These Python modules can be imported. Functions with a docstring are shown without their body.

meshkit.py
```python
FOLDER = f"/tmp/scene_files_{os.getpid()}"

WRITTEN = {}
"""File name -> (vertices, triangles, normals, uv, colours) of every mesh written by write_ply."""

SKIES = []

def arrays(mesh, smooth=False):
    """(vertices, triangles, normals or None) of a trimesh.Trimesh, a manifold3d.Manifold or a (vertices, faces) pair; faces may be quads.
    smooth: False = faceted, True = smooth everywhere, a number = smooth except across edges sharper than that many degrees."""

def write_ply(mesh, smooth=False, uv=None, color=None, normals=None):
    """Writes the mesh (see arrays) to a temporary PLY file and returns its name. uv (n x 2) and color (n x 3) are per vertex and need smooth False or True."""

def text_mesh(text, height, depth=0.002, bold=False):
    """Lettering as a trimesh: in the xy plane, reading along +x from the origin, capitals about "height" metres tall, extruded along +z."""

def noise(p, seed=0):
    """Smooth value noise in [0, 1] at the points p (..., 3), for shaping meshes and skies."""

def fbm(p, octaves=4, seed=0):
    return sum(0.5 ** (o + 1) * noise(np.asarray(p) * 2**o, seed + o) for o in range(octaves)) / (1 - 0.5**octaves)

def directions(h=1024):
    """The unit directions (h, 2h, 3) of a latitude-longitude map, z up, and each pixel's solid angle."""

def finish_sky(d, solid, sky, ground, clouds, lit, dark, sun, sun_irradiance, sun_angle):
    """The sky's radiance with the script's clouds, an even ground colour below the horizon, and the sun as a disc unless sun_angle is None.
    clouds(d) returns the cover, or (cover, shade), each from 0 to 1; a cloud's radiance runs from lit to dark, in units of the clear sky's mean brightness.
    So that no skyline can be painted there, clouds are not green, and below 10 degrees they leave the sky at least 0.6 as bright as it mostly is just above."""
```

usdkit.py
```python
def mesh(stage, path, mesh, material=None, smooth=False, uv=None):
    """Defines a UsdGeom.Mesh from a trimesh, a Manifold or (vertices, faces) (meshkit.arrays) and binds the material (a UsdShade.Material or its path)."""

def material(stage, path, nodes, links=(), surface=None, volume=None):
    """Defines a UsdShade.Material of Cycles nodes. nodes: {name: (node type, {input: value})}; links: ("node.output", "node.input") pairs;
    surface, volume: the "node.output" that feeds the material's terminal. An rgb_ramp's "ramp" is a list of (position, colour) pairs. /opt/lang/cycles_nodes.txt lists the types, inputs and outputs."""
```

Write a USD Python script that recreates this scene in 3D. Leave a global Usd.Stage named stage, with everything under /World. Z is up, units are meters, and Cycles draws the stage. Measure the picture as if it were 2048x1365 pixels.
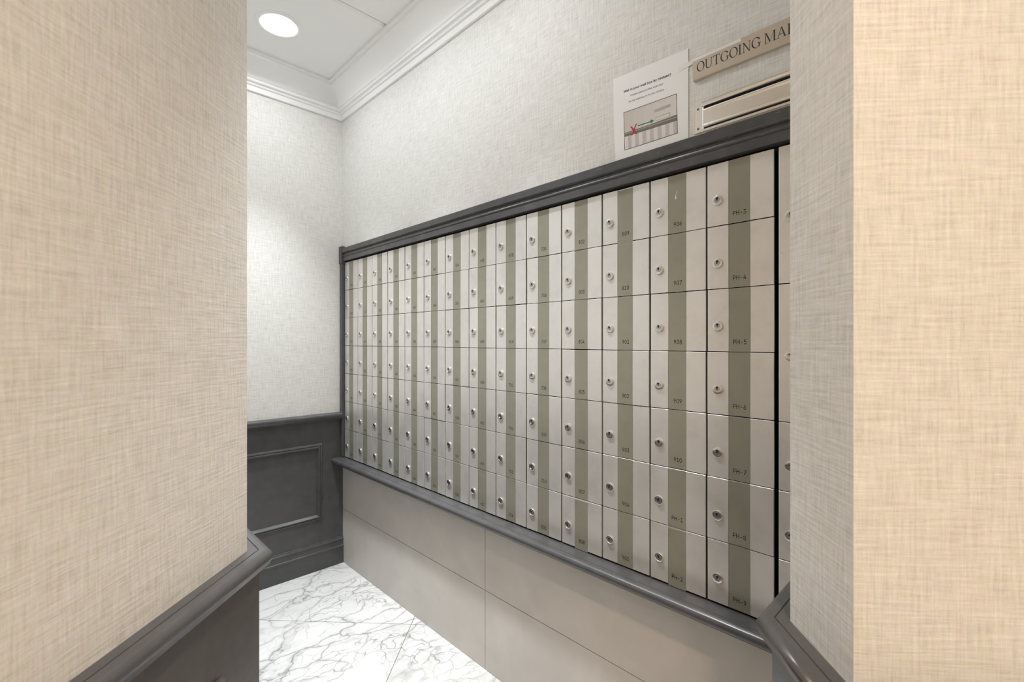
import math, random
import numpy as np, trimesh
import shapely.geometry as sg
from shapely import affinity
from shapely.ops import unary_union
import meshkit, usdkit
from pxr import Usd, UsdGeom, UsdLux, Gf, Sdf

random.seed(7); rng = np.random.RandomState(7)
stage = Usd.Stage.CreateInMemory()
UsdGeom.SetStageUpAxis(stage, 'Z'); UsdGeom.SetStageMetersPerUnit(stage, 1.0)
UsdGeom.Xform.Define(stage, '/World')

# ------------------------------------------------------------------ camera, lamps, exposure
CAM = (2.5907, -1.1811, 1.25); YAW = math.radians(135.714)
FPX, WPX, HPX = 944.43, 2048, 1365
cam = UsdGeom.Camera.Define(stage, '/World/camera')
fx, fy = math.cos(YAW), math.sin(YAW)
M = Gf.Matrix4d(fy, -fx, 0, 0,  0, 0, 1, 0,  -fx, -fy, 0, 0,  *CAM, 1)
UsdGeom.Xformable(cam).AddTransformOp().Set(M)
cam.CreateHorizontalApertureAttr(36.0); cam.CreateVerticalApertureAttr(36.0 * HPX / WPX)
cam.CreateFocalLengthAttr(36.0 * FPX / WPX)
cam.CreateFStopAttr(7.1); cam.CreateFocusDistanceAttr(1.5)
cam.CreateClippingRangeAttr(Gf.Vec2f(0.02, 100))
cam.CreateExposureAttr(0.24)

ROOM_LAMP = (0.93, 0.97, 1.0); ROOM_LENS, ROOM_SPOT = 51.0, 1080.0        # neutral white lamps of the mail room: glow of the lens, downward beam
UNSEEN_LOBBY_LAMP = (1.0, 0.80, 0.605); UNSEEN_LOBBY_LENS, UNSEEN_LOBBY_SPOT = 18.0, 810.0    # warm corridor lamps, unseen, out of view
BEAM, UNSEEN_LOBBY_BEAM = 33.0, 62.0                                            # half angles of the soft beams

# ------------------------------------------------------------------ materials
def mat(name, nodes, links, surface='p.BSDF'):
    return usdkit.material(stage, '/World/Looks/' + name, nodes, links, surface=surface)

def plain(name, color, rough=.5, metal=0., spec=.5, **kw):
    return mat(name, {'p': ('principled_bsdf', dict(base_color=color, roughness=rough, metallic=metal, specular_ior_level=spec, **kw))}, [])

def wallpaper():
    n = {'geo': ('geometry', {}),
         'tan': ('vector_math', {'math_type': 'cross_product', 'vector1': (0, 0, 1)}),
         'u': ('vector_math', {'math_type': 'dot_product'}),
         'sep': ('separate_xyz', {}),
         'uv': ('combine_xyz', {}),
         'mv': ('mapping', {'scale': (250, 17, 1)}), 'mh': ('mapping', {'scale': (17, 250, 1), 'location': (11.3, 5.7, 3.1)}),
         'mv2': ('mapping', {'scale': (900, 120, 1), 'location': (1.3, 2.7, 8)}), 'mh2': ('mapping', {'scale': (120, 900, 1), 'location': (4.3, 9.7, 4)}),
         'nv': ('noise_texture', {'scale': 1.0, 'detail': 2.0, 'roughness': .55, 'dimensions': '3D'}),
         'nh': ('noise_texture', {'scale': 1.0, 'detail': 2.0, 'roughness': .55}),
         'nv2': ('noise_texture', {'scale': 1.0, 'detail': 1.0}), 'nh2': ('noise_texture', {'scale': 1.0, 'detail': 1.0}),
         'a': ('math', {'math_type': 'add'}), 'b': ('math', {'math_type': 'add'}), 'b2': ('math', {'math_type': 'multiply', 'value2': .30}),
         'c': ('math', {'math_type': 'add'}),
         'mr': ('map_range', {'from_min': .90, 'from_max': 1.70, 'to_min': 0, 'to_max': 1, 'clamp': True}),
         'big': ('noise_texture', {'scale': 55.0, 'detail': 2.0}),
         'ramp': ('rgb_ramp', {'ramp': [(0, (.585, .567, .542)), (.45, (.705, .695, .677)), (.75, (.765, .755, .74)), (1, (.83, .822, .81))]}),
         'tint': ('mix', {'mix_type': 'multiply', 'fac': .5}),
         'tr': ('rgb_ramp', {'ramp': [(.38, (1, .95, .93)), (.5, (1, 1, 1)), (.62, (.97, .98, .89))]}),
         'bump': ('bump', {'strength': .42, 'distance': .0009}),
         'p': ('principled_bsdf', {'roughness': .72, 'specular_ior_level': .25})}
    l = [('geo.true_normal', 'tan.vector2'), ('geo.position', 'u.vector1'), ('tan.vector', 'u.vector2'), ('geo.position', 'sep.vector'),
         ('u.value', 'uv.x'), ('sep.z', 'uv.y')]
    for k in ('mv', 'mh', 'mv2', 'mh2'):
        l.append(('uv.vector', k + '.vector')); l.append((k + '.vector', k.replace('m', 'n') + '.vector'))
    l += [('nv.fac', 'a.value1'), ('nh.fac', 'a.value2'), ('nv2.fac', 'b.value1'), ('nh2.fac', 'b.value2'), ('b.value', 'b2.value1'),
          ('a.value', 'c.value1'), ('b2.value', 'c.value2'), ('c.value', 'mr.value'), ('mr.result', 'ramp.fac'),
          ('geo.position', 'big.vector'), ('big.fac', 'tr.fac'), ('ramp.color', 'tint.color1'), ('tr.color', 'tint.color2'),
          ('tint.color', 'p.base_color'), ('mr.result', 'bump.height'), ('bump.normal', 'p.normal')]
    return mat('woven_wallpaper', n, l)

def dark_paint(name, scuffs=False):
    n = {'geo': ('geometry', {}), 'n': ('noise_texture', {'scale': 14.0, 'detail': 4.0}),
         'ramp': ('rgb_ramp', {'ramp': [(.3, (.066, .065, .067)), (.7, (.075, .074, .076))]}),
         'rr': ('map_range', {'from_min': .3, 'from_max': .7, 'to_min': .25, 'to_max': .35}),
         'fine': ('noise_texture', {'scale': 700.0, 'detail': 2.0}), 'bump': ('bump', {'strength': .05, 'distance': .0004}),
         'p': ('principled_bsdf', {'specular_ior_level': .5})}
    l = [('geo.position', 'n.vector'), ('n.fac', 'ramp.fac'), ('n.fac', 'rr.value'), ('rr.result', 'p.roughness'),
         ('geo.position', 'fine.vector'), ('fine.fac', 'bump.height'), ('bump.normal', 'p.normal')]
    if scuffs:   # worn pinkish primer showing near the mail slot
        n.update({'mp': ('mapping', {'scale': (38, 38, 300), 'location': (3.1, 0, 7.4)}), 'sn': ('noise_texture', {'scale': 1.0, 'detail': 3.0, 'roughness': .6}),
                  'sr': ('rgb_ramp', {'ramp': [(.66, (0, 0, 0)), (.70, (1, 1, 1))]}), 'sx': ('separate_xyz', {}),
                  'xr': ('map_range', {'from_min': 1.55, 'from_max': 1.95, 'to_min': 0, 'to_max': .75, 'clamp': True}),
                  'f': ('math', {'math_type': 'multiply'}), 'mix': ('mix', {'color2': (.30, .20, .17)})})
        l += [('geo.position', 'mp.vector'), ('mp.vector', 'sn.vector'), ('sn.fac', 'sr.fac'), ('geo.position', 'sx.vector'), ('sx.x', 'xr.value'),
              ('sr.color', 'f.value1'), ('xr.result', 'f.value2'), ('f.value', 'mix.fac'), ('ramp.color', 'mix.color1'), ('mix.color', 'p.base_color')]
    else:
        l.append(('ramp.color', 'p.base_color'))
    return mat(name, n, l)

def brushed(name, lo, hi, rough, metal):
    n = {'geo': ('geometry', {}), 'oi': ('object_info', {}), 'off': ('vector_math', {'math_type': 'add'}), 'm': ('mapping', {'scale': (900, 1, 9)}),
         'n': ('noise_texture', {'scale': 1.0, 'detail': 3.0}), 'big': ('noise_texture', {'scale': 9.0, 'detail': 4.0, 'roughness': .6}),
         'c': ('rgb_ramp', {'ramp': [(.3, lo), (.7, hi)]}),
         'rr': ('map_range', {'from_min': .25, 'from_max': .75, 'to_min': rough - .05, 'to_max': rough + .06}),
         'sm': ('mapping', {'scale': (60, 1, 60)}), 'sn': ('noise_texture', {'scale': 1.0, 'detail': 4.0, 'roughness': .65, 'distortion': .6}),
         'sr': ('rgb_ramp', {'ramp': [(.70, (1, 1, 1)), (.78, (.72, .70, .68))]}), 'mul': ('mix', {'mix_type': 'multiply', 'fac': 1.0}),
         'bump': ('bump', {'strength': .035, 'distance': .0003}),
         'p': ('principled_bsdf', {'metallic': metal, 'specular_ior_level': .5})}
    l = [('geo.position', 'off.vector1'), ('oi.random', 'off.vector2'), ('off.vector', 'm.vector'), ('m.vector', 'n.vector'), ('off.vector', 'big.vector'),
         ('big.fac', 'c.fac'), ('big.fac', 'rr.value'), ('rr.result', 'p.roughness'), ('off.vector', 'sm.vector'), ('sm.vector', 'sn.vector'), ('sn.fac', 'sr.fac'),
         ('c.color', 'mul.color1'), ('sr.color', 'mul.color2'), ('mul.color', 'p.base_color'), ('n.fac', 'bump.height'), ('bump.normal', 'p.normal')]
    return mat(name, n, l)

def marble():
    n = {'geo': ('geometry', {}), 'isl': ('vector_math', {'math_type': 'scale', 'vector1': (37.1, 11.7, 53.3)}), 'off': ('vector_math', {'math_type': 'add'}),
         'w': ('noise_texture', {'scale': 3.4, 'detail': 4.0, 'roughness': .55}), 'ws': ('vector_math', {'math_type': 'scale', 'scale': .24}), 'wp': ('vector_math', {'math_type': 'add'}),
         'm1': ('mapping', {'rotation': (0, 0, .6), 'scale': (1.15, .5, 1)}),
         'v1': ('voronoi_texture', {'feature': 'distance_to_edge', 'scale': 7.5}), 'r1': ('rgb_ramp', {'ramp': [(0, (.40, .39, .38)), (.007, (.60, .59, .58)), (.022, (.84, .84, .83)), (.085, (1, 1, 1))]}),
         'v2': ('voronoi_texture', {'feature': 'distance_to_edge', 'scale': 19.0}), 'r2': ('rgb_ramp', {'ramp': [(0, (.46, .45, .44)), (.014, (.74, .74, .73)), (.04, (1, 1, 1))]}),
         'msk': ('noise_texture', {'scale': 3.3, 'detail': 3.0}), 'mr': ('map_range', {'from_min': .42, 'from_max': .62, 'to_min': 0.0, 'to_max': 1.0, 'clamp': True}),
         'msk1': ('noise_texture', {'scale': 2.1, 'detail': 2.0}), 'mr1': ('map_range', {'from_min': .36, 'from_max': .58, 'to_min': .1, 'to_max': 1.0, 'clamp': True}),
         'cl': ('noise_texture', {'scale': 4.5, 'detail': 6.0, 'roughness': .62, 'distortion': .4}), 'rc': ('rgb_ramp', {'ramp': [(.34, (.50, .50, .495)), (.46, (.625, .625, .62)), (.66, (.69, .687, .677))]}),
         'x1': ('mix', {'mix_type': 'multiply'}), 'x2': ('mix', {'mix_type': 'multiply'}),
         'p': ('principled_bsdf', {'roughness': .16, 'specular_ior_level': .5})}
    l = [('geo.random_per_island', 'isl.scale'), ('geo.position', 'off.vector1'), ('isl.vector', 'off.vector2'), ('off.vector', 'w.vector'), ('w.color', 'ws.vector1'), ('off.vector', 'wp.vector1'), ('ws.vector', 'wp.vector2'),
         ('wp.vector', 'm1.vector'), ('m1.vector', 'v1.vector'), ('v1.distance', 'r1.fac'), ('m1.vector', 'v2.vector'), ('v2.distance', 'r2.fac'),
         ('off.vector', 'msk.vector'), ('msk.fac', 'mr.value'), ('mr.result', 'x2.fac'), ('off.vector', 'msk1.vector'), ('msk1.fac', 'mr1.value'), ('mr1.result', 'x1.fac'),
         ('wp.vector', 'cl.vector'), ('cl.fac', 'rc.fac'), ('rc.color', 'x1.color1'), ('r1.color', 'x1.color2'), ('x1.color', 'x2.color1'), ('r2.color', 'x2.color2'), ('x2.color', 'p.base_color')]
    return mat('marble', n, l)

def porcelain():
    n = {'geo': ('geometry', {}), 'n': ('noise_texture', {'scale': 5.0, 'detail': 6.0, 'roughness': .6, 'distortion': .5}),
         'isl': ('vector_math', {'math_type': 'scale', 'vector1': (7.1, 1.7, 3.3)}), 'off': ('vector_math', {'math_type': 'add'}),
         'c': ('rgb_ramp', {'ramp': [(.3, (.53, .495, .455)), (.55, (.58, .54, .495)), (.75, (.62, .58, .53))]}),
         'p': ('principled_bsdf', {'roughness': .42, 'specular_ior_level': .45})}
    l = [('geo.random_per_island', 'isl.scale'), ('geo.position', 'off.vector1'), ('isl.vector', 'off.vector2'), ('off.vector', 'n.vector'), ('n.fac', 'c.fac'), ('c.color', 'p.base_color')]
    return mat('beige_porcelain', n, l)

PAPER = wallpaper()
DARK = dark_paint('charcoal_paint'); DARKS = dark_paint('charcoal_paint_scuffed', True)
ALU = brushed('brushed_aluminium', (.70, .675, .645), (.76, .735, .705), .37, .58)
STRIP = brushed('olive_anodised_strip', (.285, .272, .218), (.31, .295, .236), .36, .30)
NICKEL = plain('polished_nickel', (.90, .865, .825), .20, 1.0)
LOCKM = plain('nickel_lock', (.70, .68, .65), .22, 1.0)
PLUG = plain('nickel_plug', (.46, .44, .41), .28, 1.0)
BLACK = plain('black_metal', (.008, .008, .008), .7)
INK = plain('black_ink', (.006, .006, .006), .8, spec=.1)
WHITE = plain('white_ceiling_paint', (.86, .86, .85), .55, spec=.3)
CROWN = plain('white_trim_paint', (.84, .84, .83), .32)
GROUT = plain('grey_grout', (.20, .19, .18), .9)
MARBLE = marble(); PORC = porcelain()
SHEET = plain('white_office_paper', (.86, .855, .86), .75, spec=.2)
TAPE = plain('clear_tape', (.84, .82, .79), .22)
PLAQUE = plain('champagne_plaque', (.55, .475, .385), .34, .25)
BROWN = plain('engraved_brown', (.030, .022, .016), .5)
BRASSD = plain('dark_screw', (.30, .27, .23), .35, 1.0)
def lamp_mat(name, col, power):
    return mat(name, {'e': ('emission', {'color': col, 'strength': power})}, [], 'e.emission')
LENS_ROOM = lamp_mat('room_lamp_lens', ROOM_LAMP, ROOM_LENS)
LENS_UNSEEN_LOBBY = lamp_mat('unseen_lobby_lamp_lens', UNSEEN_LOBBY_LAMP, UNSEEN_LOBBY_LENS)

# ------------------------------------------------------------------ scene helpers
used = {}
def path_for(name, parent='/World'):
    k = used.get((parent, name), 0); used[(parent, name)] = k + 1
    return parent + '/' + (name if k == 0 else f'{name}_{k:03d}')
def tag(prim, label=None, cat=None, group=None, kind=None):
    for k, v in (('label', label), ('category', cat), ('group', group), ('kind', kind)):
        if v: prim.SetCustomDataByKey(k, v)
    return prim
def thing(name, label, cat, loc=(0, 0, 0), rz=0., group=None, kind=None):
    p = path_for(name); x = UsdGeom.Xform.Define(stage, p)
    if any(loc): x.AddTranslateOp().Set(Gf.Vec3d(*map(float, loc)))
    if rz: x.AddRotateZOp().Set(float(rz))
    tag(x.GetPrim(), label, cat, group, kind); return p
def part(name, mesh, m, parent, smooth=False, label=None, kind=None):
    p = path_for(name, parent)
    tag(usdkit.mesh(stage, p, mesh, m, smooth=smooth).GetPrim(), label, None, None, kind); return p

# ------------------------------------------------------------------ mesh helpers
def box(x0, x1, y0, y1, z0, z1):
    b = trimesh.creation.box((x1 - x0, y1 - y0, z1 - z0)); b.apply_translation(((x0 + x1) / 2, (y0 + y1) / 2, (z0 + z1) / 2)); return b
def cat(*ms): return trimesh.util.concatenate(list(ms))
def prism(poly, z0, z1):
    m = trimesh.creation.extrude_polygon(poly, z1 - z0, engine='earcut'); m.apply_translation((0, 0, z0)); return m
def cbox(x0, x1, y0, y1, z0, z1, c=.001, axis=2, both=True):
    """Box with every edge bevelled: hull of three boxes."""
    v = [box(x0 + c, x1 - c, y0 + c, y1 - c, z0, z1), box(x0, x1, y0 + c, y1 - c, z0 + c, z1 - c), box(x0 + c, x1 - c, y0, y1, z0 + c, z1 - c)]
    return trimesh.convex.convex_hull(np.vstack([q.vertices for q in v]))
def sweep(path, prof, N, closed=False, side=1):
    """Mitred sweep of a closed profile (offset from the path, height along N) along a path in the plane with normal N."""
    P = np.array(path, float); N = np.array(N, float); n = len(P)
    seg = [(P[(i + 1) % n] - P[i]) for i in range(n if closed else n - 1)]
    seg = [s / np.linalg.norm(s) for s in seg]; left = [np.cross(N, s) * side for s in seg]
    rings = []
    for i in range(n):
        a = left[i - 1] if (closed or i > 0) else left[0]; b = left[i % len(left)] if (closed or i < n - 1) else left[-1]
        m = (a + b) / (1 + a @ b)
        rings.append(np.array([P[i] + s * m + t * N for s, t in prof]))
    k = len(prof); V = np.vstack(rings); F = []
    for i in range(n if closed else n - 1):
        j = (i + 1) % n
        for a in range(k):
            b = (a + 1) % k; F += [(i * k + a, i * k + b, j * k + b), (i * k + a, j * k + b, j * k + a)]
    if not closed:
        vv, ff = trimesh.creation.triangulate_polygon(sg.Polygon(prof), engine='earcut')
        idx = [int(np.argmin(np.linalg.norm(np.array(prof) - q, axis=1))) for q in vv]
        for f in ff:
            F.append(tuple(idx[x] for x in f)); F.append(tuple((n - 1) * k + idx[x] for x in f[::-1]))
    m = trimesh.Trimesh(V, F, process=False); trimesh.repair.fix_normals(m); return m
def arc(cx, cy, rx, ry, a0, a1, n):
    return [(cx + rx * math.cos(math.radians(a)), cy + ry * math.sin(math.radians(a))) for a in np.linspace(a0, a1, n)]
def lathe_y(prof, n=24):
    """Revolve (radius, depth) about the y axis; depth grows toward -y (out of the wall)."""
    m = trimesh.creation.revolve(np.array(prof), sections=n)
    m.apply_transform(trimesh.transformations.rotation_matrix(math.pi / 2, (1, 0, 0))); return m
_text = {}
def text(s, h, depth=.0002, bold=False):
    key = (s, round(h, 5), bold)
    if key not in _text:
        t = meshkit.text_mesh(s, h, depth, bold); t.merge_vertices(); _text[key] = t
    return _text[key].copy()
def on_wall(m, x, y, z):
    """From the xy plane to a wall facing -y: x stays, y becomes z, depth comes out toward -y."""
    m = m.copy(); m.apply_transform(trimesh.transformations.rotation_matrix(math.pi / 2, (1, 0, 0))); m.apply_translation((x, y, z)); return m
def flat(poly, x, y, z, depth=.0002):
    return on_wall(cat(*[trimesh.creation.extrude_polygon(g, depth, engine='earcut') for g in getattr(poly, 'geoms', [poly])]), x, y, z)

# ------------------------------------------------------------------ plan
D3 = np.array([math.cos(math.radians(133)), math.sin(math.radians(133))]); N3 = np.array([D3[1], -D3[0]])
WL = np.array([1.5964, -.9150]); WR = np.array([2.3852, -.4254]); NR = WR - .134 * D3
CEIL = 2.64; RAILZ = .85
LB = WL - 3.0 * D3                      # left corridor wall runs back past the camera
RF = NR + 1.9 * N3                      # face of the right-hand wall beside the opening
END = RF - 2.44 * D3
XE = WR[0]                              # end wall of the mail room
X0, PW, PH, ZT = .0354, .1575, .1557, 1.686
def p3(q, z=0.): return (q[0], q[1], z)

# floor: large rectified marble slabs laid square to the corridor
plan = sg.Polygon([(0, 0), (XE, 0), tuple(WR), tuple(NR), tuple(RF), tuple(END), tuple(LB), tuple(WL), (0, WL[1])]).buffer(.012, join_style=2)
fl = thing('floor', 'white marble tile floor with fine grey veins', 'floor', kind='structure')
part('grout_bed', prism(plan, -.05, -.0025), GROUT, fl)
O = np.array([.790, -.045]); TA, TB, G = 1.20, .60, .0013
for i in range(-4, 5):
    for j in range(-7, 4):
        a0, a1 = i * TA + G, (i + 1) * TA - G; b0, b1 = j * TB + G, (j + 1) * TB - G
        q = sg.Polygon([tuple(O + a * N3 + b * D3) for a, b in ((a0, b0), (a1, b0), (a1, b1), (a0, b1))]).intersection(plan)
        if q.area < 4e-4: continue
        q = max(getattr(q, 'geoms', [q]), key=lambda g: g.area)
        part('tile', prism(q, -.012, 0.0), MARBLE, fl)

# ceiling: bevelled panels over the mail room, plain boards over the corridor
cl = thing('ceiling', 'white ceiling of bevelled panels', 'ceiling', kind='structure')
part('backing', prism(plan.buffer(.1, join_style=2), CEIL + .012, CEIL + .06), WHITE, cl)
xs = [-.01, .711, 1.240, 1.85, XE + .02]
LAMPS = [(.389, -.465), (.975, -.465), (1.53, -.465)]  # first lamp in view; the others unseen, placed to light mailboxes and reveal
def panel(poly, hole=None):
    top = poly.buffer(-.0016, join_style=2); low = top.buffer(-.011, join_style=2)
    if hole: low = low.difference(hole); 
    body = prism(low, CEIL, CEIL + .004)
    t2 = top.difference(hole) if hole else top
    slope = []
    A, B = np.array(low.exterior.coords)[:-1], np.array(top.exterior.coords)[:-1]
    if len(A) == len(B):
        k = len(A); V = [(*a, CEIL) for a in A] + [(*b, CEIL + .0075) for b in B]
        F = []
        for i in range(k):
            j = (i + 1) % k; F += [(i, j, k + j), (i, k + j, k + i)]
        slope = [trimesh.Trimesh(V, F, process=False)]
        if slope[0].face_normals[0][2] > 0: slope[0].invert()
    return cat(body, prism(t2, CEIL + .0075, CEIL + .012), *slope)
room = sg.Polygon([(0, 0), (XE, 0), tuple(WR), tuple(WL), (0, WL[1])]).buffer(.011, join_style=2)
for a, b in zip(xs[:-1], xs[1:]):
    q = sg.box(a, -2, b, .02).intersection(room)
    h = None
    for lx, ly in LAMPS:
        if a < lx < b: h = sg.Point(lx, ly).buffer(.088, quad_segs=12)
    part('ceiling_panel', panel(q, h), WHITE, cl)
lob = plan.buffer(.08, join_style=2).difference(room)
UNSEEN_LOBBY_LAMPS = [NR + a * N3 - b * D3 for a, b in ((-.13, .74), (1.55, 1.30), (-.13, 1.90), (1.55, 2.25))]  # unseen lamps, placed to warm the corridor walls and right-hand mailboxes
for k, L in enumerate(UNSEEN_LOBBY_LAMPS): lob = lob.difference(sg.Point(*L).buffer(.088, quad_segs=12))
part('ceiling_board', cat(*[prism(g, CEIL, CEIL + .012) for g in getattr(lob, 'geoms', [lob])]), WHITE, cl)

# ------------------------------------------------------------------ walls
PANEL_T = .019
wr = thing('wall_right', 'mailbox wall papered above and tiled below', 'wall', kind='structure')
part('wallpaper', box(-.1, 2.62, 0, .10, 1.70, CEIL + .012), PAPER, wr)
part('niche', cat(box(-.1, 2.62, .30, .34, 0, 1.70), box(-.1, 2.62, .012, .30, .50, .580), box(-.1, .028, .012, .30, .58, 1.70), box(2.39, 2.62, .012, .30, .58, 1.70)), BLACK, wr)
part('grout_bed', box(-.1, 2.62, .0025, .06, 0, .58), GROUT, wr)
for z0, z1 in ((.001, .2995), (.3015, .575)):
    for x0, x1 in ((-.01, 1.2315), (1.2337, XE + .01)):
        part('tile', cbox(x0, x1, 0, .012, z0, z1, .0006), PORC, wr)

wb = thing('wall_back', 'far wall of the mail room papered over dark wainscot', 'wall', kind='structure')
part('wallpaper', box(-.10, 0, WL[1] - .1, .01, 0, CEIL + .012), PAPER, wb)
part('wainscot', box(0, .008, WL[1], 0, .08, .835), DARK, wb)
fr = [(0, 0), (.003, .004), (.005, .010), (.010, .012), (.013, .009), (.016, .013), (.021, .014), (.025, .009), (.030, .004), (.032, 0)]
y0, y1, z0, z1 = -.800, -.118, .272, .690
part('panel_moulding', sweep([(.008, y0, z0), (.008, y1, z0), (.008, y1, z1), (.008, y0, z1)], fr, (1, 0, 0), True, 1), DARK, wb, smooth=35)

wl = thing('wall_left', 'warm-lit papered corridor wall with dark wainscot, left of the opening', 'wall', kind='structure')
shell = sg.Polygon([(0, WL[1]), tuple(WL), tuple(LB), tuple(LB - .12 * N3), tuple(WL + np.array([-.16, -.12])), (0, WL[1] - .12)])
part('wallpaper', prism(shell, 0, CEIL + .012), PAPER, wl)
def offs(p, W, n1, n2):                        # corner W of two faces pushed out by p along both normals
    return W + np.linalg.solve(np.array([n1, n2]), [p, p])
EX, EY = np.array([1., 0]), np.array([0, 1.])
wain = [(0, WL[1], 0), p3(WL), p3(LB)]
prof_panel = [(-.004, .02), (PANEL_T, .02), (PANEL_T, .825), (-.004, .825)]
part('wainscot', sweep(wain, prof_panel, (0, 0, 1), side=1), DARK, wl)
def rect_frame(A, d, n, a0, a1, z0, z1, flip=1):
    pts = [p3(A + d * a, z) for a, z in ((a0, z0), (a1, z0), (a1, z1), (a0, z1))]
    return sweep(pts, fr, p3(n), True, flip)
A = WL + PANEL_T * N3
m1 = rect_frame(A, -D3, N3, .100, 1.20, .20, .686, -1); m2 = rect_frame(A, -D3, N3, 1.36, 2.7, .20, .686, -1)
part('panel_moulding', m1, DARK, wl, smooth=35); part('panel_moulding', m2, DARK, wl, smooth=35)
Q = np.array([0, WL[1] + PANEL_T])
part('panel_moulding', rect_frame(Q, EX, EY, .15, 1.40, .27, .690, 1), DARK, wl, smooth=35)

wrf = thing('wall_front_right', 'papered wall end with cool-lit reveal, right of the opening', 'wall', kind='structure')
blk = unary_union([sg.Polygon([tuple(NR), tuple(WR), tuple(WR + 2.0 * N3), tuple(NR + 2.0 * N3)]), sg.box(XE, WR[1], XE + .12, .0)])
part('wallpaper', prism(blk, 0, CEIL + .012), PAPER, wrf)
PR = .021
path_r = [(XE, 0, 0), p3(WR), p3(NR), p3(RF)]
prof_panel_r = [(-.004, .02), (PR, .02), (PR, .825), (-.004, .825)]
part('wainscot', sweep(path_r, prof_panel_r, (0, 0, 1), side=-1), DARK, wrf)
part('panel_moulding', rect_frame(NR - PR * D3, N3, -D3, .16, 1.7, .20, .686, 1), DARK, wrf, smooth=35)

wf = thing('wall_front', 'unseen plain papered corridor wall behind the camera', 'wall', kind='structure')  # out of view, closes the corridor so its lamp light bounces
part('wallpaper', prism(sg.Polygon([tuple(LB - .1 * N3), tuple(END + .1 * N3), tuple(END + .1 * N3 - .1 * D3), tuple(LB - .1 * N3 - .1 * D3)]), 0, CEIL + .012), PAPER, wf)
ws = thing('wall_side', 'unseen plain papered corridor wall on the far right', 'wall', kind='structure')  # also out of view, encloses the corridor for bounced light
part('wallpaper', prism(sg.Polygon([tuple(RF + .1 * D3), tuple(RF + .1 * D3 + .1 * N3), tuple(END + .1 * N3), tuple(END)]), 0, CEIL + .012), PAPER, ws)

# crown moulding round the mail room
cz = 2.493
crown = [(-.004, 0), (.010, 0), (.012, .002), (.014, .024), (.021, .027), (.023, .030), (.023, .035), (.027, .038), (.033, .040), (.036, .046), (.036, .050), (.041, .053)]
crown += [(.041 + .062 * (t ** 1.25), .053 + .066 * (t ** .80)) for t in np.linspace(.12, 1, 9)]
crown += [(.107, .1205), (.112, .1235), (.114, .130), (.1155, .134), (.1285, .136), (.129, .148), (-.004, .148)]
def trim(n, path, prof, side, m, label, smooth=35, z=0.):
    p = '/World/' + f'trim_{n}'
    tag(usdkit.mesh(stage, p, sweep([(x, y, z) for x, y in path], prof, (0, 0, 1), side=side), m, smooth=smooth).GetPrim(), label, 'moulding', None, 'structure')
trim(1, [tuple(WL), (0, WL[1]), (0, 0), (XE, 0), tuple(WR)], crown, -1, CROWN, 'white stepped crown moulding round the mail room ceiling', 30, cz)
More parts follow.
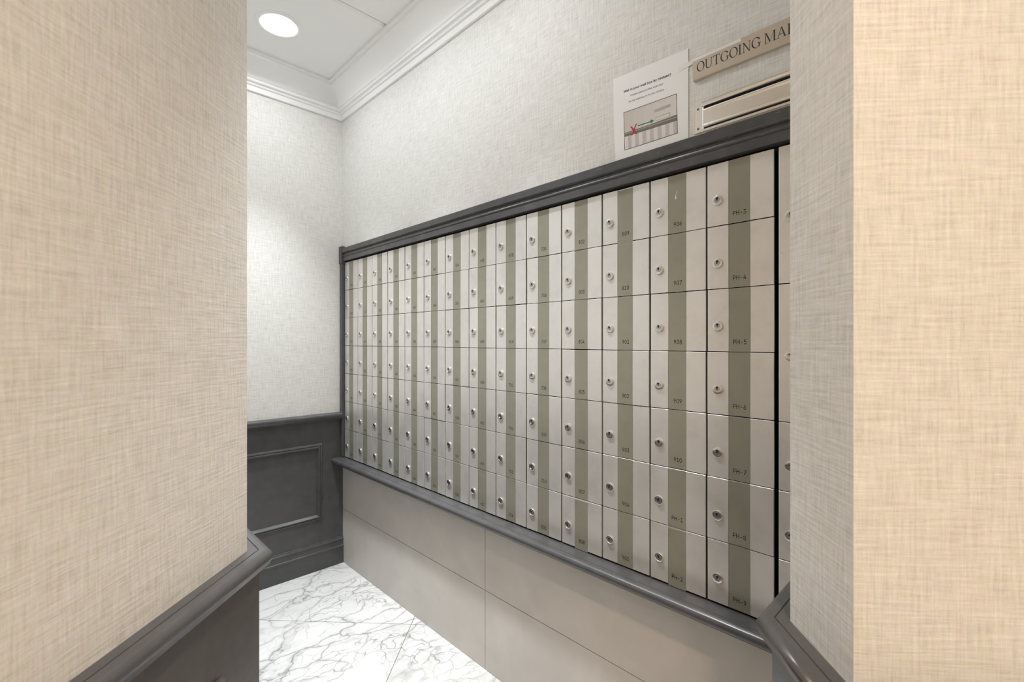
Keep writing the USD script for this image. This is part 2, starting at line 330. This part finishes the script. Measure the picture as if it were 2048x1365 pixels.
# chair rails
T = .041
rail = [(-.003, 0), (.0165, 0), (.0172, -.0016), (.0184, -.0016), (.0190, 0), (.026, 0)] + arc(.0275, -.0145, T - .0275, .0145, 90, -38, 9) + [(.036, -.030), (.030, -.034), (.0275, -.0345), (.0275, -.039), (.024, -.0415), (-.003, -.0415)]
far_rail = [(s if s < .02 else s - .003, t) for s, t in rail]
trim(2, [(0, WL[1] + .041), (0, -.0155)], far_rail, -1, DARK, 'charcoal chair rail on the far wall left of the mailboxes', 35, .851)
trim(3, [(.038, WL[1]), tuple(WL), tuple(LB)], rail, 1, DARK, 'glossy chair rail wrapping the corridor wall corner at lower left', 35, RAILZ)
trim(4, [(XE, -.07), tuple(WR), tuple(NR), tuple(RF)], rail, -1, DARK, 'charcoal chair rail wrapping the wall end at lower right', 35, RAILZ)
# baseboards
basep = [(-.003, 0), (.016, 0), (.016, .090), (.0175, .092), (.0195, .096), (.0185, .101), (.014, .104), (.013, .128), (.0155, .131), (.016, .136), (.013, .140), (.0105, .143), (.011, .147), (.0085, .150), (-.003, .150)]
def base(side_name, path, side, off, label):
    pr = [(s + (off if s > 0 else 0), t) for s, t in basep]
    tag(usdkit.mesh(stage, '/World/baseboard_' + side_name, sweep([(x, y, 0) for x, y in path], pr, (0, 0, 1), side=side), DARK, smooth=35).GetPrim(), label, 'baseboard', None, 'structure')
base('back', [(0, WL[1] + .030), (0, 0)], -1, .002, 'charcoal stepped baseboard along the far wall')
base('left', [(.03, WL[1]), tuple(WL), tuple(LB)], 1, PANEL_T - .008, 'charcoal baseboard of the corridor wall on the left')
base('right', [(XE, -.01), tuple(WR), tuple(NR), tuple(RF)], -1, PR - .008, 'charcoal baseboard of the wall end on the right')

# ------------------------------------------------------------------ downlights
def downlight(x, y, lens, col, power, beam, label, group=None):
    t = thing('downlight', label, 'ceiling light', (x, y, CEIL), 0, group)
    ring = trimesh.creation.revolve(np.array([(.073, .010), (.074, -.001), (.078, -.0035), (.090, -.0035), (.0955, -.001), (.096, .0), (.085, .0), (.085, .010), (.073, .010)]), sections=48)
    part('trim_ring', ring, CROWN, t, smooth=35)
    disc = trimesh.creation.cylinder(.0735, .003, sections=48); disc.apply_translation((0, 0, .0035)); part('lens', disc, lens, t)
    L = UsdLux.SphereLight.Define(stage, t + '/beam'); L.CreateRadiusAttr(.05); L.CreateIntensityAttr(power); L.CreateColorAttr(Gf.Vec3f(*col))
    UsdGeom.Xformable(L).AddTranslateOp().Set(Gf.Vec3d(0, 0, -.056))
    S = UsdLux.ShapingAPI.Apply(L.GetPrim()); S.CreateShapingConeAngleAttr(beam); S.CreateShapingConeSoftnessAttr(1.0)
    can = trimesh.creation.annulus(.0735, .0845, .03, sections=40); can.apply_translation((0, 0, .021)); part('can', can, WHITE, t)
downlight(*LAMPS[0], LENS_ROOM, ROOM_LAMP, ROOM_SPOT, BEAM, 'round white recessed downlight glowing in the ceiling corner above the far wall')
for q in LAMPS[1:]:
    downlight(*q, LENS_ROOM, ROOM_LAMP, ROOM_SPOT, BEAM, 'round white recessed downlight above the middle of the mail room', 'mail room downlights out of view')
for i, L in enumerate(UNSEEN_LOBBY_LAMPS):
    downlight(L[0], L[1], LENS_UNSEEN_LOBBY, UNSEEN_LOBBY_LAMP, UNSEEN_LOBBY_SPOT, UNSEEN_LOBBY_BEAM, 'unseen warm recessed downlight in the corridor ceiling', 'corridor downlights out of view')

# ------------------------------------------------------------------ mailbox surround
su = thing('trim_5', 'charcoal painted timber surround with moulded top and rounded sill framing the mailboxes', 'frame', kind='structure')
top_prof = [(-.002, 1.770), (.0150, 1.770), (.0175, 1.7675), (.0175, 1.7450), (.0160, 1.7435), (.0070, 1.7385), (.0065, 1.7325), (.0115, 1.7315), (.0130, 1.7285), (.0130, 1.7255), (.0115, 1.7240), (.0095, 1.7225), (.0095, 1.7205), (.0120, 1.7190), (.0130, 1.6990), (.0120, 1.6970), (-.02, 1.6960), (-.02, 1.72), (-.002, 1.72)]
part('top_moulding', sweep([(.030, 0, 0), (XE, 0, 0)], top_prof, (0, 0, 1), side=-1), DARKS, su, smooth=30)
part('corner_block', cbox(0.0005, .036, -.021, .002, 1.684, 1.781, .0015), DARK, su)
part('side_stile', cbox(.0005, .0315, -.0155, .02, .597, 1.684, .002), DARK, su)
sill = [(-.012, .5965), (.042, .5965), (.0428, .5950), (.0440, .5950), (.0448, .5965), (.051, .5965)] + arc(.0520, .5825, .0145, .014, 90, -60, 9) + [(.0575, .5680), (.050, .5655), (-.002, .5655), (-.002, .58), (-.012, .58)]
part('sill', sweep([(.0005, 0, 0), (XE, 0, 0)], sill, (0, 0, 1), side=-1), DARK, su, smooth=30)

# ------------------------------------------------------------------ mailboxes
GAPX, GAPZ = .0044, .0021
def door_mesh(w, h, channel=True):
    """Front of a box lying in x 0..w, z 0..h, front face at y = 0, 5 mm thick, edges rounded, a shallow channel for the strip."""
    r = .0012; T2 = .005
    pr = [(0, T2), (0, r), (.0004, .0004), (r, 0)]
    if channel:
        a, b = .0520, .1020
        pr += [(a - .0008, 0), (a - .0002, .0003), (a, .0009), (a, .0017), (b, .0017), (b, .0009), (b + .0002, .0003), (b + .0008, 0)]
    pr += [(w - r, 0), (w - .0004, .0004), (w, r), (w, T2)]
    k = len(pr); V, F = [], []
    for z, ins in ((0, .0005), (.0005, 0), (h - .0005, 0), (h, .0005)):
        V += [(x, min(y + ins, T2), z) for x, y in pr]
    for i in range(3):
        for a in range(k):
            b = (a + 1) % k; F += [(i * k + a, i * k + b, (i + 1) * k + b), (i * k + a, (i + 1) * k + b, (i + 1) * k + a)]
    vv, ff = trimesh.creation.triangulate_polygon(sg.Polygon([(x, y) for x, y, _ in V[:k]]).buffer(0), engine='earcut')
    base_xy = np.array([v[:2] for v in V[:k]])
    for f in ff:
        idx = [int(np.argmin(np.linalg.norm(base_xy - vv[q], axis=1))) for q in f]
        F += [tuple(idx), tuple(3 * k + q for q in idx[::-1])]
    m = trimesh.Trimesh(V, F, process=False); trimesh.repair.fix_normals(m); return m
LOCK = lathe_y([(0, 0), (.0121, 0), (.0123, .0030), (.0119, .0043), (.0110, .0048), (.0074, .0051), (.0070, .0045), (0, .0045)], 28)
PLUGM = lathe_y([(0, 0), (.0064, 0), (.0064, .0010), (.0060, .0013), (0, .0013)], 20)
KEY = flat(unary_union([sg.Point(0, .0022).buffer(.0030, quad_segs=5), sg.box(-.0013, -.0036, .0013, .0022)]), 0, 0, 0, .0003)
def add_lock(t, x, z, rot, dark):
    k = part('lock', tr(LOCK, x, 0, z), LOCKM, t, smooth=35)
    R = trimesh.transformations.rotation_matrix(rot, (0, 1, 0))
    part('plug', tr(PLUGM, x, -.0043, z + .0018), PLUG, k, smooth=35)
    km = KEY.copy(); km.apply_transform(R); part('keyhole', tr(km, x, -.0056, z + .0026), BLACK, k)
def tr(m, x, y, z):
    m = m.copy(); m.apply_translation((x, y, z)); return m
ordn = ['first', 'second', 'third', 'fourth', 'fifth', 'sixth', 'seventh', 'eighth', 'ninth', 'tenth', 'eleventh', 'twelfth', 'thirteenth', 'fourteenth', 'fifteenth']
numbers = []
n = 102
while len(numbers) < 98:
    numbers.append(f'{n}' if n < 911 else f'PH-{n - 910}')
    n += 1
    if n < 911 and n % 100 == 11: n += 90
DOOR = door_mesh(PW - GAPX, PH - GAPZ)
BODY = cbox(.002, PW - .0065, .0062, .20, .002, PH - .0035, .001)
YD = -.0005                                          # door front plane
for c in range(14):
    for r in range(7):
        num = numbers[c * 7 + r]
        x = X0 + c * PW + .001 + rng.uniform(-.0005, .0005); z = ZT - (r + 1) * PH + GAPZ + .0035 + rng.uniform(-.0003, .0003)
        row = ['top', 'second', 'third', 'middle', 'fifth', 'sixth', 'bottom'][r]
        lab = (f'aluminium mailbox numbered {num}, {row} row, ' + ['in the last full column before the tall lockers', 'in the second full column left of the tall lockers', 'in the third full column left of the tall lockers', 'in the fourth full column left of the tall lockers',
               'in the fifth full column left of the tall lockers', 'in the sixth full column left of the tall lockers'][13 - c] if c >= 8 else
               f'aluminium mailbox with olive strip, {row} row, in the {ordn[c]} column from the far corner')
        t = thing('mailbox', lab, 'mailbox', (x, YD + rng.uniform(-.0006, .0004), z), rng.uniform(-.22, .22), 'aluminium mailboxes in the wall')
        part('door', DOOR, ALU, t, smooth=25); part('body', BODY, BLACK, t)
        slip = rng.uniform(-.0006, .0004) - (.0035 if num in ('808', 'PH-2', '809') else 0)
        st = part('number_strip', cbox(.0523, .1017, .0008, .0016, slip, PH - GAPZ + slip, .0002), STRIP, t)
        tm = text(num, .0112, .00015); b = tm.bounds; tm.apply_scale(((.0300 if '-' in num else .0222) / (b[1][0] - b[0][0]), 1, 1)); b = tm.bounds
        part('number', on_wall(tm, (.0775 if '-' in num else .0785) - (b[0][0] + b[1][0]) / 2, .00082, .0175 - b[0][1]), INK, st)
        if num == '906':
            d = unary_union([sg.Point(0, 0).buffer(.0021, quad_segs=6), sg.Polygon([(-.0019, .001), (.0019, .001), (.0004, .0085), (-.0002, .0085)]), sg.LineString([(.001, .010), (.0035, .015), (.003, .020)]).buffer(.0005)])
            part('paint_drip', flat(d, .073, .0008, .092, .0004), CROWN, st)
        rot = rng.choice([0, 0, 0, .25, -.3, .5]) + rng.uniform(-.1, .1)
        add_lock(t, .0265, .0615, rot, False)
# wider parcel lockers in the last column, mostly hidden by the wall end
wP = XE - .003 - (X0 + 14 * PW + .006)
for k, (r0, r1) in enumerate(((0, 2), (2, 4), (4, 5), (5, 6), (6, 7))):
    h = (r1 - r0) * PH - GAPZ; z = ZT - r1 * PH + GAPZ + .0035
    lab = ['tall aluminium parcel locker at the right end, topmost of the column', 'tall aluminium parcel locker at the right end, below the topmost', 'short aluminium locker at the right end, below the two tall lockers',
           'short aluminium locker at the right end with small vertical lettering', 'lowest short aluminium locker at the right end beside the chair rail'][k]
    t = thing('parcel_locker', lab, 'mailbox', (X0 + 14 * PW + .006, YD - .0008, z), 0, 'lockers at the right end')
    part('door', door_mesh(wP, h, False), ALU, t, smooth=25); part('body', cbox(.003, wP - .003, .0062, .20, .002, h - .002, .001), BLACK, t)
    add_lock(t, .0255, h * .48 if k < 2 else .058, math.pi * .5 if k else 0, False)
    if k == 3:
        tm = text('UNIT 100', .0075, .0002); tm.apply_transform(trimesh.transformations.rotation_matrix(-math.pi / 2, (0, 0, 1)))
        part('lettering', on_wall(tm, .0240, .0001, .137), INK, t)

# ------------------------------------------------------------------ paper notice
nt = thing('notice', 'white printed paper notice taped to the wallpaper above the mailboxes', 'notice')
SX0, SX1, SZ0, SZ1 = 1.8085, 2.0350, 1.7735, 2.0085
def shy(x): return -.0016 - .0035 * ((SX1 - x) / (SX1 - SX0)) ** 2
def bend(m, lift):
    m = m.copy(); v = m.vertices.copy(); v[:, 1] += np.array([shy(x) for x in v[:, 0]]) - lift; m.vertices = v; return m
gx = np.linspace(0, 1, 13); gz = np.linspace(0, 1, 5); V, F = [], []
for s in (0, 1):
    for a in gx:
        for b in gz:
            left = SX0 + .008 * (1 - b) ** 2; x = left + (SX1 - left) * a
            V.append((x, shy(x) - .00012 * s, SZ0 + (SZ1 + .0075 * (1 - a) - SZ0) * b))
nz, nn = len(gz), len(gx) * len(gz)
for i in range(len(gx) - 1):
    for j in range(nz - 1):
        q = [i * nz + j, (i + 1) * nz + j, (i + 1) * nz + j + 1, i * nz + j + 1]
        F += [(q[0], q[2], q[1]), (q[0], q[3], q[2]), (q[0] + nn, q[1] + nn, q[2] + nn), (q[0] + nn, q[2] + nn, q[3] + nn)]
sh = part('sheet', trimesh.Trimesh(V, F, process=False), SHEET, nt, smooth=True)
def line_text(s, x0, x1, z0, z1, h, bold):
    m = text(s, h, .0001, bold); b = m.bounds; m.apply_scale(((x1 - x0) / (b[1][0] - b[0][0]), 1, 1)); m.apply_translation((-m.bounds[0][0], 0, 0))
    v = m.vertices.copy(); v[:, 1] += v[:, 0] / (x1 - x0) * (z1 - z0); m.vertices = v
    part('text_line', bend(on_wall(m, x0, 0, z0), .00015), INK, sh)
line_text('Mail in your mail box by mistake?', 1.8442, 1.9870, 1.9632, 1.9565, .0062, True)
line_text('Please place in the mail slot', 1.8652, 1.9642, 1.9456, 1.9409, .0048, False)
line_text('for the mailman to fix the mistake', 1.8597, 1.9672, 1.9293, 1.9249, .0048, False)
PX0, PX1 = 1.8435, 2.0025
def pt(a, b):                                    # picture fractions to sheet coordinates
    x = PX0 + .0035 * (1 - b) + (PX1 - PX0) * a; zl, zh = 1.797, 1.9065 - .004 * a
    return (x, zl + (zh - zl) * b)
def pic(name, polys, m, lift, label=None, sub=1):
    ms = []
    for q in polys:
        q = np.array(q); d = []
        for i in range(len(q)):
            a, b = q[i], q[(i + 1) % len(q)]
            d += [tuple(a + (b - a) * t) for t in np.linspace(0, 1, sub + 1)[:-1]]
        ms.append(bend(flat(sg.Polygon([pt(*p) for p in d]).buffer(0), 0, 0, 0, .00005), lift))
    part(name, cat(*ms), m, sh, label=label)
Gy = lambda name, v: plain(name, v, .7, spec=.2)
for k in range(5):
    pic('photo_wall', [[(k / 5, .40), ((k + 1) / 5, .40), ((k + 1) / 5, 1), (k / 5, 1)]], Gy(f'print_wall_{k}', [(.62 + .025 * k, .575 + .025 * k, .54 + .025 * k)][0]), .00018, 'pale wall in the printed picture')
pic('photo_mailboxes', [[(k / 14, 0), ((k + 1) / 14, 0), ((k + 1) / 14, .42), (k / 14, .42)] for k in range(0, 14, 2)], Gy('print_pale', (.76, .71, .70)), .00018)
pic('photo_mailboxes', [[(k / 14, 0), ((k + 1) / 14, 0), ((k + 1) / 14, .42), (k / 14, .42)] for k in range(1, 14, 2)], Gy('print_grey', (.56, .53, .52)), .00018)
pic('photo_rail', [[(0, .35), (.5, .335), (.5, .455), (0, .455)], [(.5, .335), (1, .32), (1, .475), (.5, .455)]], Gy('print_dark', (.20, .19, .175)), .00026)
pic('photo_rail', [[(0, .415), (.5, .405), (.5, .43), (0, .435)], [(.5, .405), (1, .40), (1, .43), (.5, .43)]], Gy('print_mid', (.36, .34, .32)), .00032)
pic('photo_sign', [[(.60, .715), (.89, .725), (.89, .805), (.60, .785)]], Gy('print_sign', (.47, .43, .40)), .00026)
pic('photo_slot', [[(.61, .490), (.88, .485), (.88, .60), (.61, .585)]], Gy('print_slot', (.50, .46, .43)), .00026)
pic('photo_slot', [[(.62, .505), (.86, .50), (.86, .575), (.62, .562)]], Gy('print_slot_pale', (.74, .69, .66)), .00032)
e, f_ = .007, .010
pic('photo_border', [[(0, 0), (1, 0), (1, f_), (0, f_)], [(0, 1 - f_), (1, 1 - f_), (1, 1), (0, 1)], [(0, 0), (e, 0), (e, 1), (0, 1)], [(1 - e, 0), (1, 0), (1, 1), (1 - e, 1)]], INK, .0004, sub=3)
pic('red_cross', [[(.125, .565), (.15, .575), (.265, .335), (.235, .325)], [(.235, .59), (.262, .60), (.165, .33), (.140, .33)]], Gy('print_red', (.50, .035, .06)), .00045, 'hand-drawn red cross on the printed picture')
pic('green_arrow', [[(.275, .515), (.52, .510), (.52, .535), (.275, .540)], [(.52, .47), (.585, .525), (.52, .575)]], Gy('print_green', (.03, .26, .10)), .00045, 'green arrow on the printed picture')
part('tape', flat(sg.Polygon([(2.008, 1.9560), (2.047, 1.962), (2.047, 1.973), (2.008, 1.970)]), 0, -.0022, 0, .0001), TAPE, nt, label='strip of clear tape')

# ------------------------------------------------------------------ OUTGOING MAIL plaque
def seg(x0, y0, x1, y1, w0, w1=None):
    """Slanted stroke with horizontal cuts; w: horizontal widths at both ends."""
    w1 = w1 or w0; return sg.Polygon([(x0 - w0 / 2, y0), (x0 + w0 / 2, y0), (x1 + w1 / 2, y1), (x1 - w1 / 2, y1)])
def serif(x, y, w=.26, h=.035): return sg.box(x - w / 2, y if y < .5 else y - h, x + w / 2, y + h if y < .5 else y)
def ring(cx, cy, rx, ry, tx, ty, tilt=0):
    o = affinity.scale(sg.Point(0, 0).buffer(1, quad_segs=16), rx, ry); i = affinity.rotate(affinity.scale(sg.Point(0, 0).buffer(1, quad_segs=16), rx - tx, ry - ty), tilt, origin=(0, 0))
    return affinity.translate(o.difference(i), cx, cy)
def glyph(ch):
    U = unary_union
    if ch == 'O': return ring(.42, .5, .42, .52, .12, .045, 9), .84
    if ch == 'G':
        g = ring(.42, .5, .42, .52, .12, .045, 9).difference(sg.Polygon([(.42, .5), (.95, .20), (.95, .80), (.80, .86)]))
        return U([g, sg.box(.66, .06, .76, .42), serif(.71, .42, .26, .035).union(sg.box(.58, .39, .84, .425)), sg.Polygon([(.70, .80), (.745, .66), (.765, .66), (.765, .93), (.72, .86)])]), .86
    if ch == 'U':
        o = affinity.scale(sg.Point(0, 0).buffer(1, quad_segs=16), .31, .34).difference(affinity.translate(affinity.scale(sg.Point(0, 0).buffer(1, quad_segs=16), .215, .285), .025, 0)).intersection(sg.box(-1, -1, 1, 0))
        return U([affinity.translate(o, .40, .32), sg.box(.09, .31, .21, 1), sg.box(.66, .31, .71, 1), serif(.15, 1, .30), serif(.685, 1, .24)]), .82
    if ch == 'T': return U([sg.box(.03, .945, .71, 1), sg.box(.31, 0, .43, 1), serif(.37, 0, .32), sg.Polygon([(.03, 1), (.03, .80), (.055, .80), (.10, .95)]), sg.Polygon([(.71, 1), (.71, .80), (.685, .80), (.64, .95)])]), .74
    if ch == 'I': return U([sg.box(.10, 0, .22, 1), serif(.16, 0, .30), serif(.16, 1, .30)]), .34
    if ch == 'N': return U([sg.box(.12, 0, .165, 1), sg.box(.70, 0, .745, 1), sg.Polygon([(.05, 1), (.19, 1), (.745, .0), (.70, -.02), (.66, .0)]), serif(.14, 0, .26), serif(.72, 1, .26), serif(.10, 1, .18)]), .86
    if ch == 'M': return U([sg.box(.12, 0, .165, 1), sg.box(.82, 0, .94, 1), sg.Polygon([(.10, 1), (.22, 1), (.54, .14), (.48, 0)]), sg.Polygon([(.48, 0), (.54, .12), (.86, 1), (.82, 1)]), serif(.14, 0, .26), serif(.88, 0, .28), serif(.12, 1, .20), serif(.88, 1, .22)]), 1.02
    if ch == 'A': return U([seg(.10, 0, .40, 1, .05, .05), seg(.70, 0, .41, 1, .13, .08), sg.box(.22, .32, .60, .365), serif(.10, 0, .24), serif(.70, 0, .28)]), .82
    if ch == 'L': return U([sg.box(.10, 0, .22, 1), sg.box(.10, 0, .60, .05), serif(.16, 1, .30), sg.Polygon([(.60, 0), (.62, .22), (.595, .22), (.53, .04)])]), .64
sgn = thing('sign_plaque', 'champagne metal plaque reading OUTGOING MAIL above the mail slot', 'sign')
plq = part('plate', cbox(2.0495, 2.332, -.009, -.0003, 1.9135, 1.9705, .0012), PLAQUE, sgn)
gl, w = [], 0
for ch in 'OUTGOING':
    g, a = glyph(ch); gl.append((ch, g, w)); w += a + .045
scale_x = (2.2115 - 2.0605) / (w - .045); HC = .0240
def put(ch, g, x, sx): part('letter', flat(affinity.scale(g, sx, HC, origin=(0, 0)), x, -.0088, 1.9315, .0004), BROWN, plq)
for ch, g, a in gl: put(ch, g, 2.0605 + a * scale_x, scale_x)
x = 2.2185
for ch in 'MAIL':
    g, a = glyph(ch); put(ch, g, x, scale_x * 1.05); x += (a + .05) * scale_x * 1.05
tp = cat(flat(sg.Polygon([(2.046, 1.9625), (2.1675, 1.9625), (2.1675, 1.9713), (2.046, 1.9713)]), 0, -.0091, 0, .0002), box(2.046, 2.1675, -.0093, -.0005, 1.9707, 1.9712),
         flat(sg.Polygon([(2.042, 1.9712), (2.1675, 1.9712), (2.1670, 1.977), (2.046, 1.978), (2.042, 1.973)]), 0, -.0006, 0, .0002))
part('tape', tp, TAPE, sgn, label='whitish tape folded over the top edge of the plaque')

# ------------------------------------------------------------------ mail slot
ms = thing('mail_slot', 'polished nickel mail slot with hinged flap under the OUTGOING MAIL plaque', 'mail slot')
sx0, sx1, sz0, sz1 = 2.0505, 2.331, 1.7790, 1.8515
outer = sg.box(sx0, sz0, sx1, sz1); inner = sg.box(sx0 + .026, sz0 + .006, sx1 - .026, sz1 - .010)
part('backplate', cat(flat(outer.difference(inner), 0, 0, 0, .0035), flat(outer.difference(outer.buffer(-.0022)), 0, -.0034, 0, .0018), flat(inner, 0, 0, 0, .0008)), NICKEL, ms)
hood = [(0, -.0115), (.004, -.0125), (.0105, -.012), (.0135, -.0085), (.0140, -.004), (.0115, -.0005), (.006, .0010), (0, .0010)]
part('hood', sweep([(sx0 + .024, -.001, 1.8505), (sx1 - .024, -.001, 1.8505)], hood, (0, 0, 1), side=-1), NICKEL, ms, smooth=40)
part('slot_opening', box(sx0 + .026, sx1 - .026, -.0030, -.0005, 1.7850, 1.8400), BLACK, ms)
flap = [(-.003, 0), (.0020, 0), (.0040, .0010), (.0046, .003), (.0040, .0055), (.0030, .0070), (.0024, .0360), (.0036, .0375), (.0046, .0400), (.0046, .0430), (.0030, .0455), (-.003, .0460)]
part('flap', sweep([(sx0 + .0265, -.0052, 1.7880), (sx1 - .0265, -.0052, 1.7880)], flap, (0, 0, 1), side=-1), NICKEL, ms, smooth=40)
for x in (sx0 + .0245, sx1 - .0245):
    part('side_bead', sweep([(x, -.0030, 1.7850), (x, -.0030, 1.8405)], arc(0, 0, .0026, .0032, 0, 360, 17)[:-1], (0, 1, 0)), NICKEL, ms, smooth=50)
SCREW = lathe_y([(0, 0), (.0034, 0), (.0034, .0006), (.0024, .0016), (0, .0019)], 18)
for x in (sx0 + .011, sx1 - .011):
    for z in (1.7895, 1.8395):
        s = part('screw', tr(SCREW, x, -.0033, z), BRASSD, ms, smooth=40)
        part('screw_slot', cat(tr(box(-.0022, .0022, -.0021, -.0012, -.0003, .0003), x, -.0033, z), tr(box(-.0003, .0003, -.0021, -.0012, -.0022, .0022), x, -.0033, z)), BLACK, s)
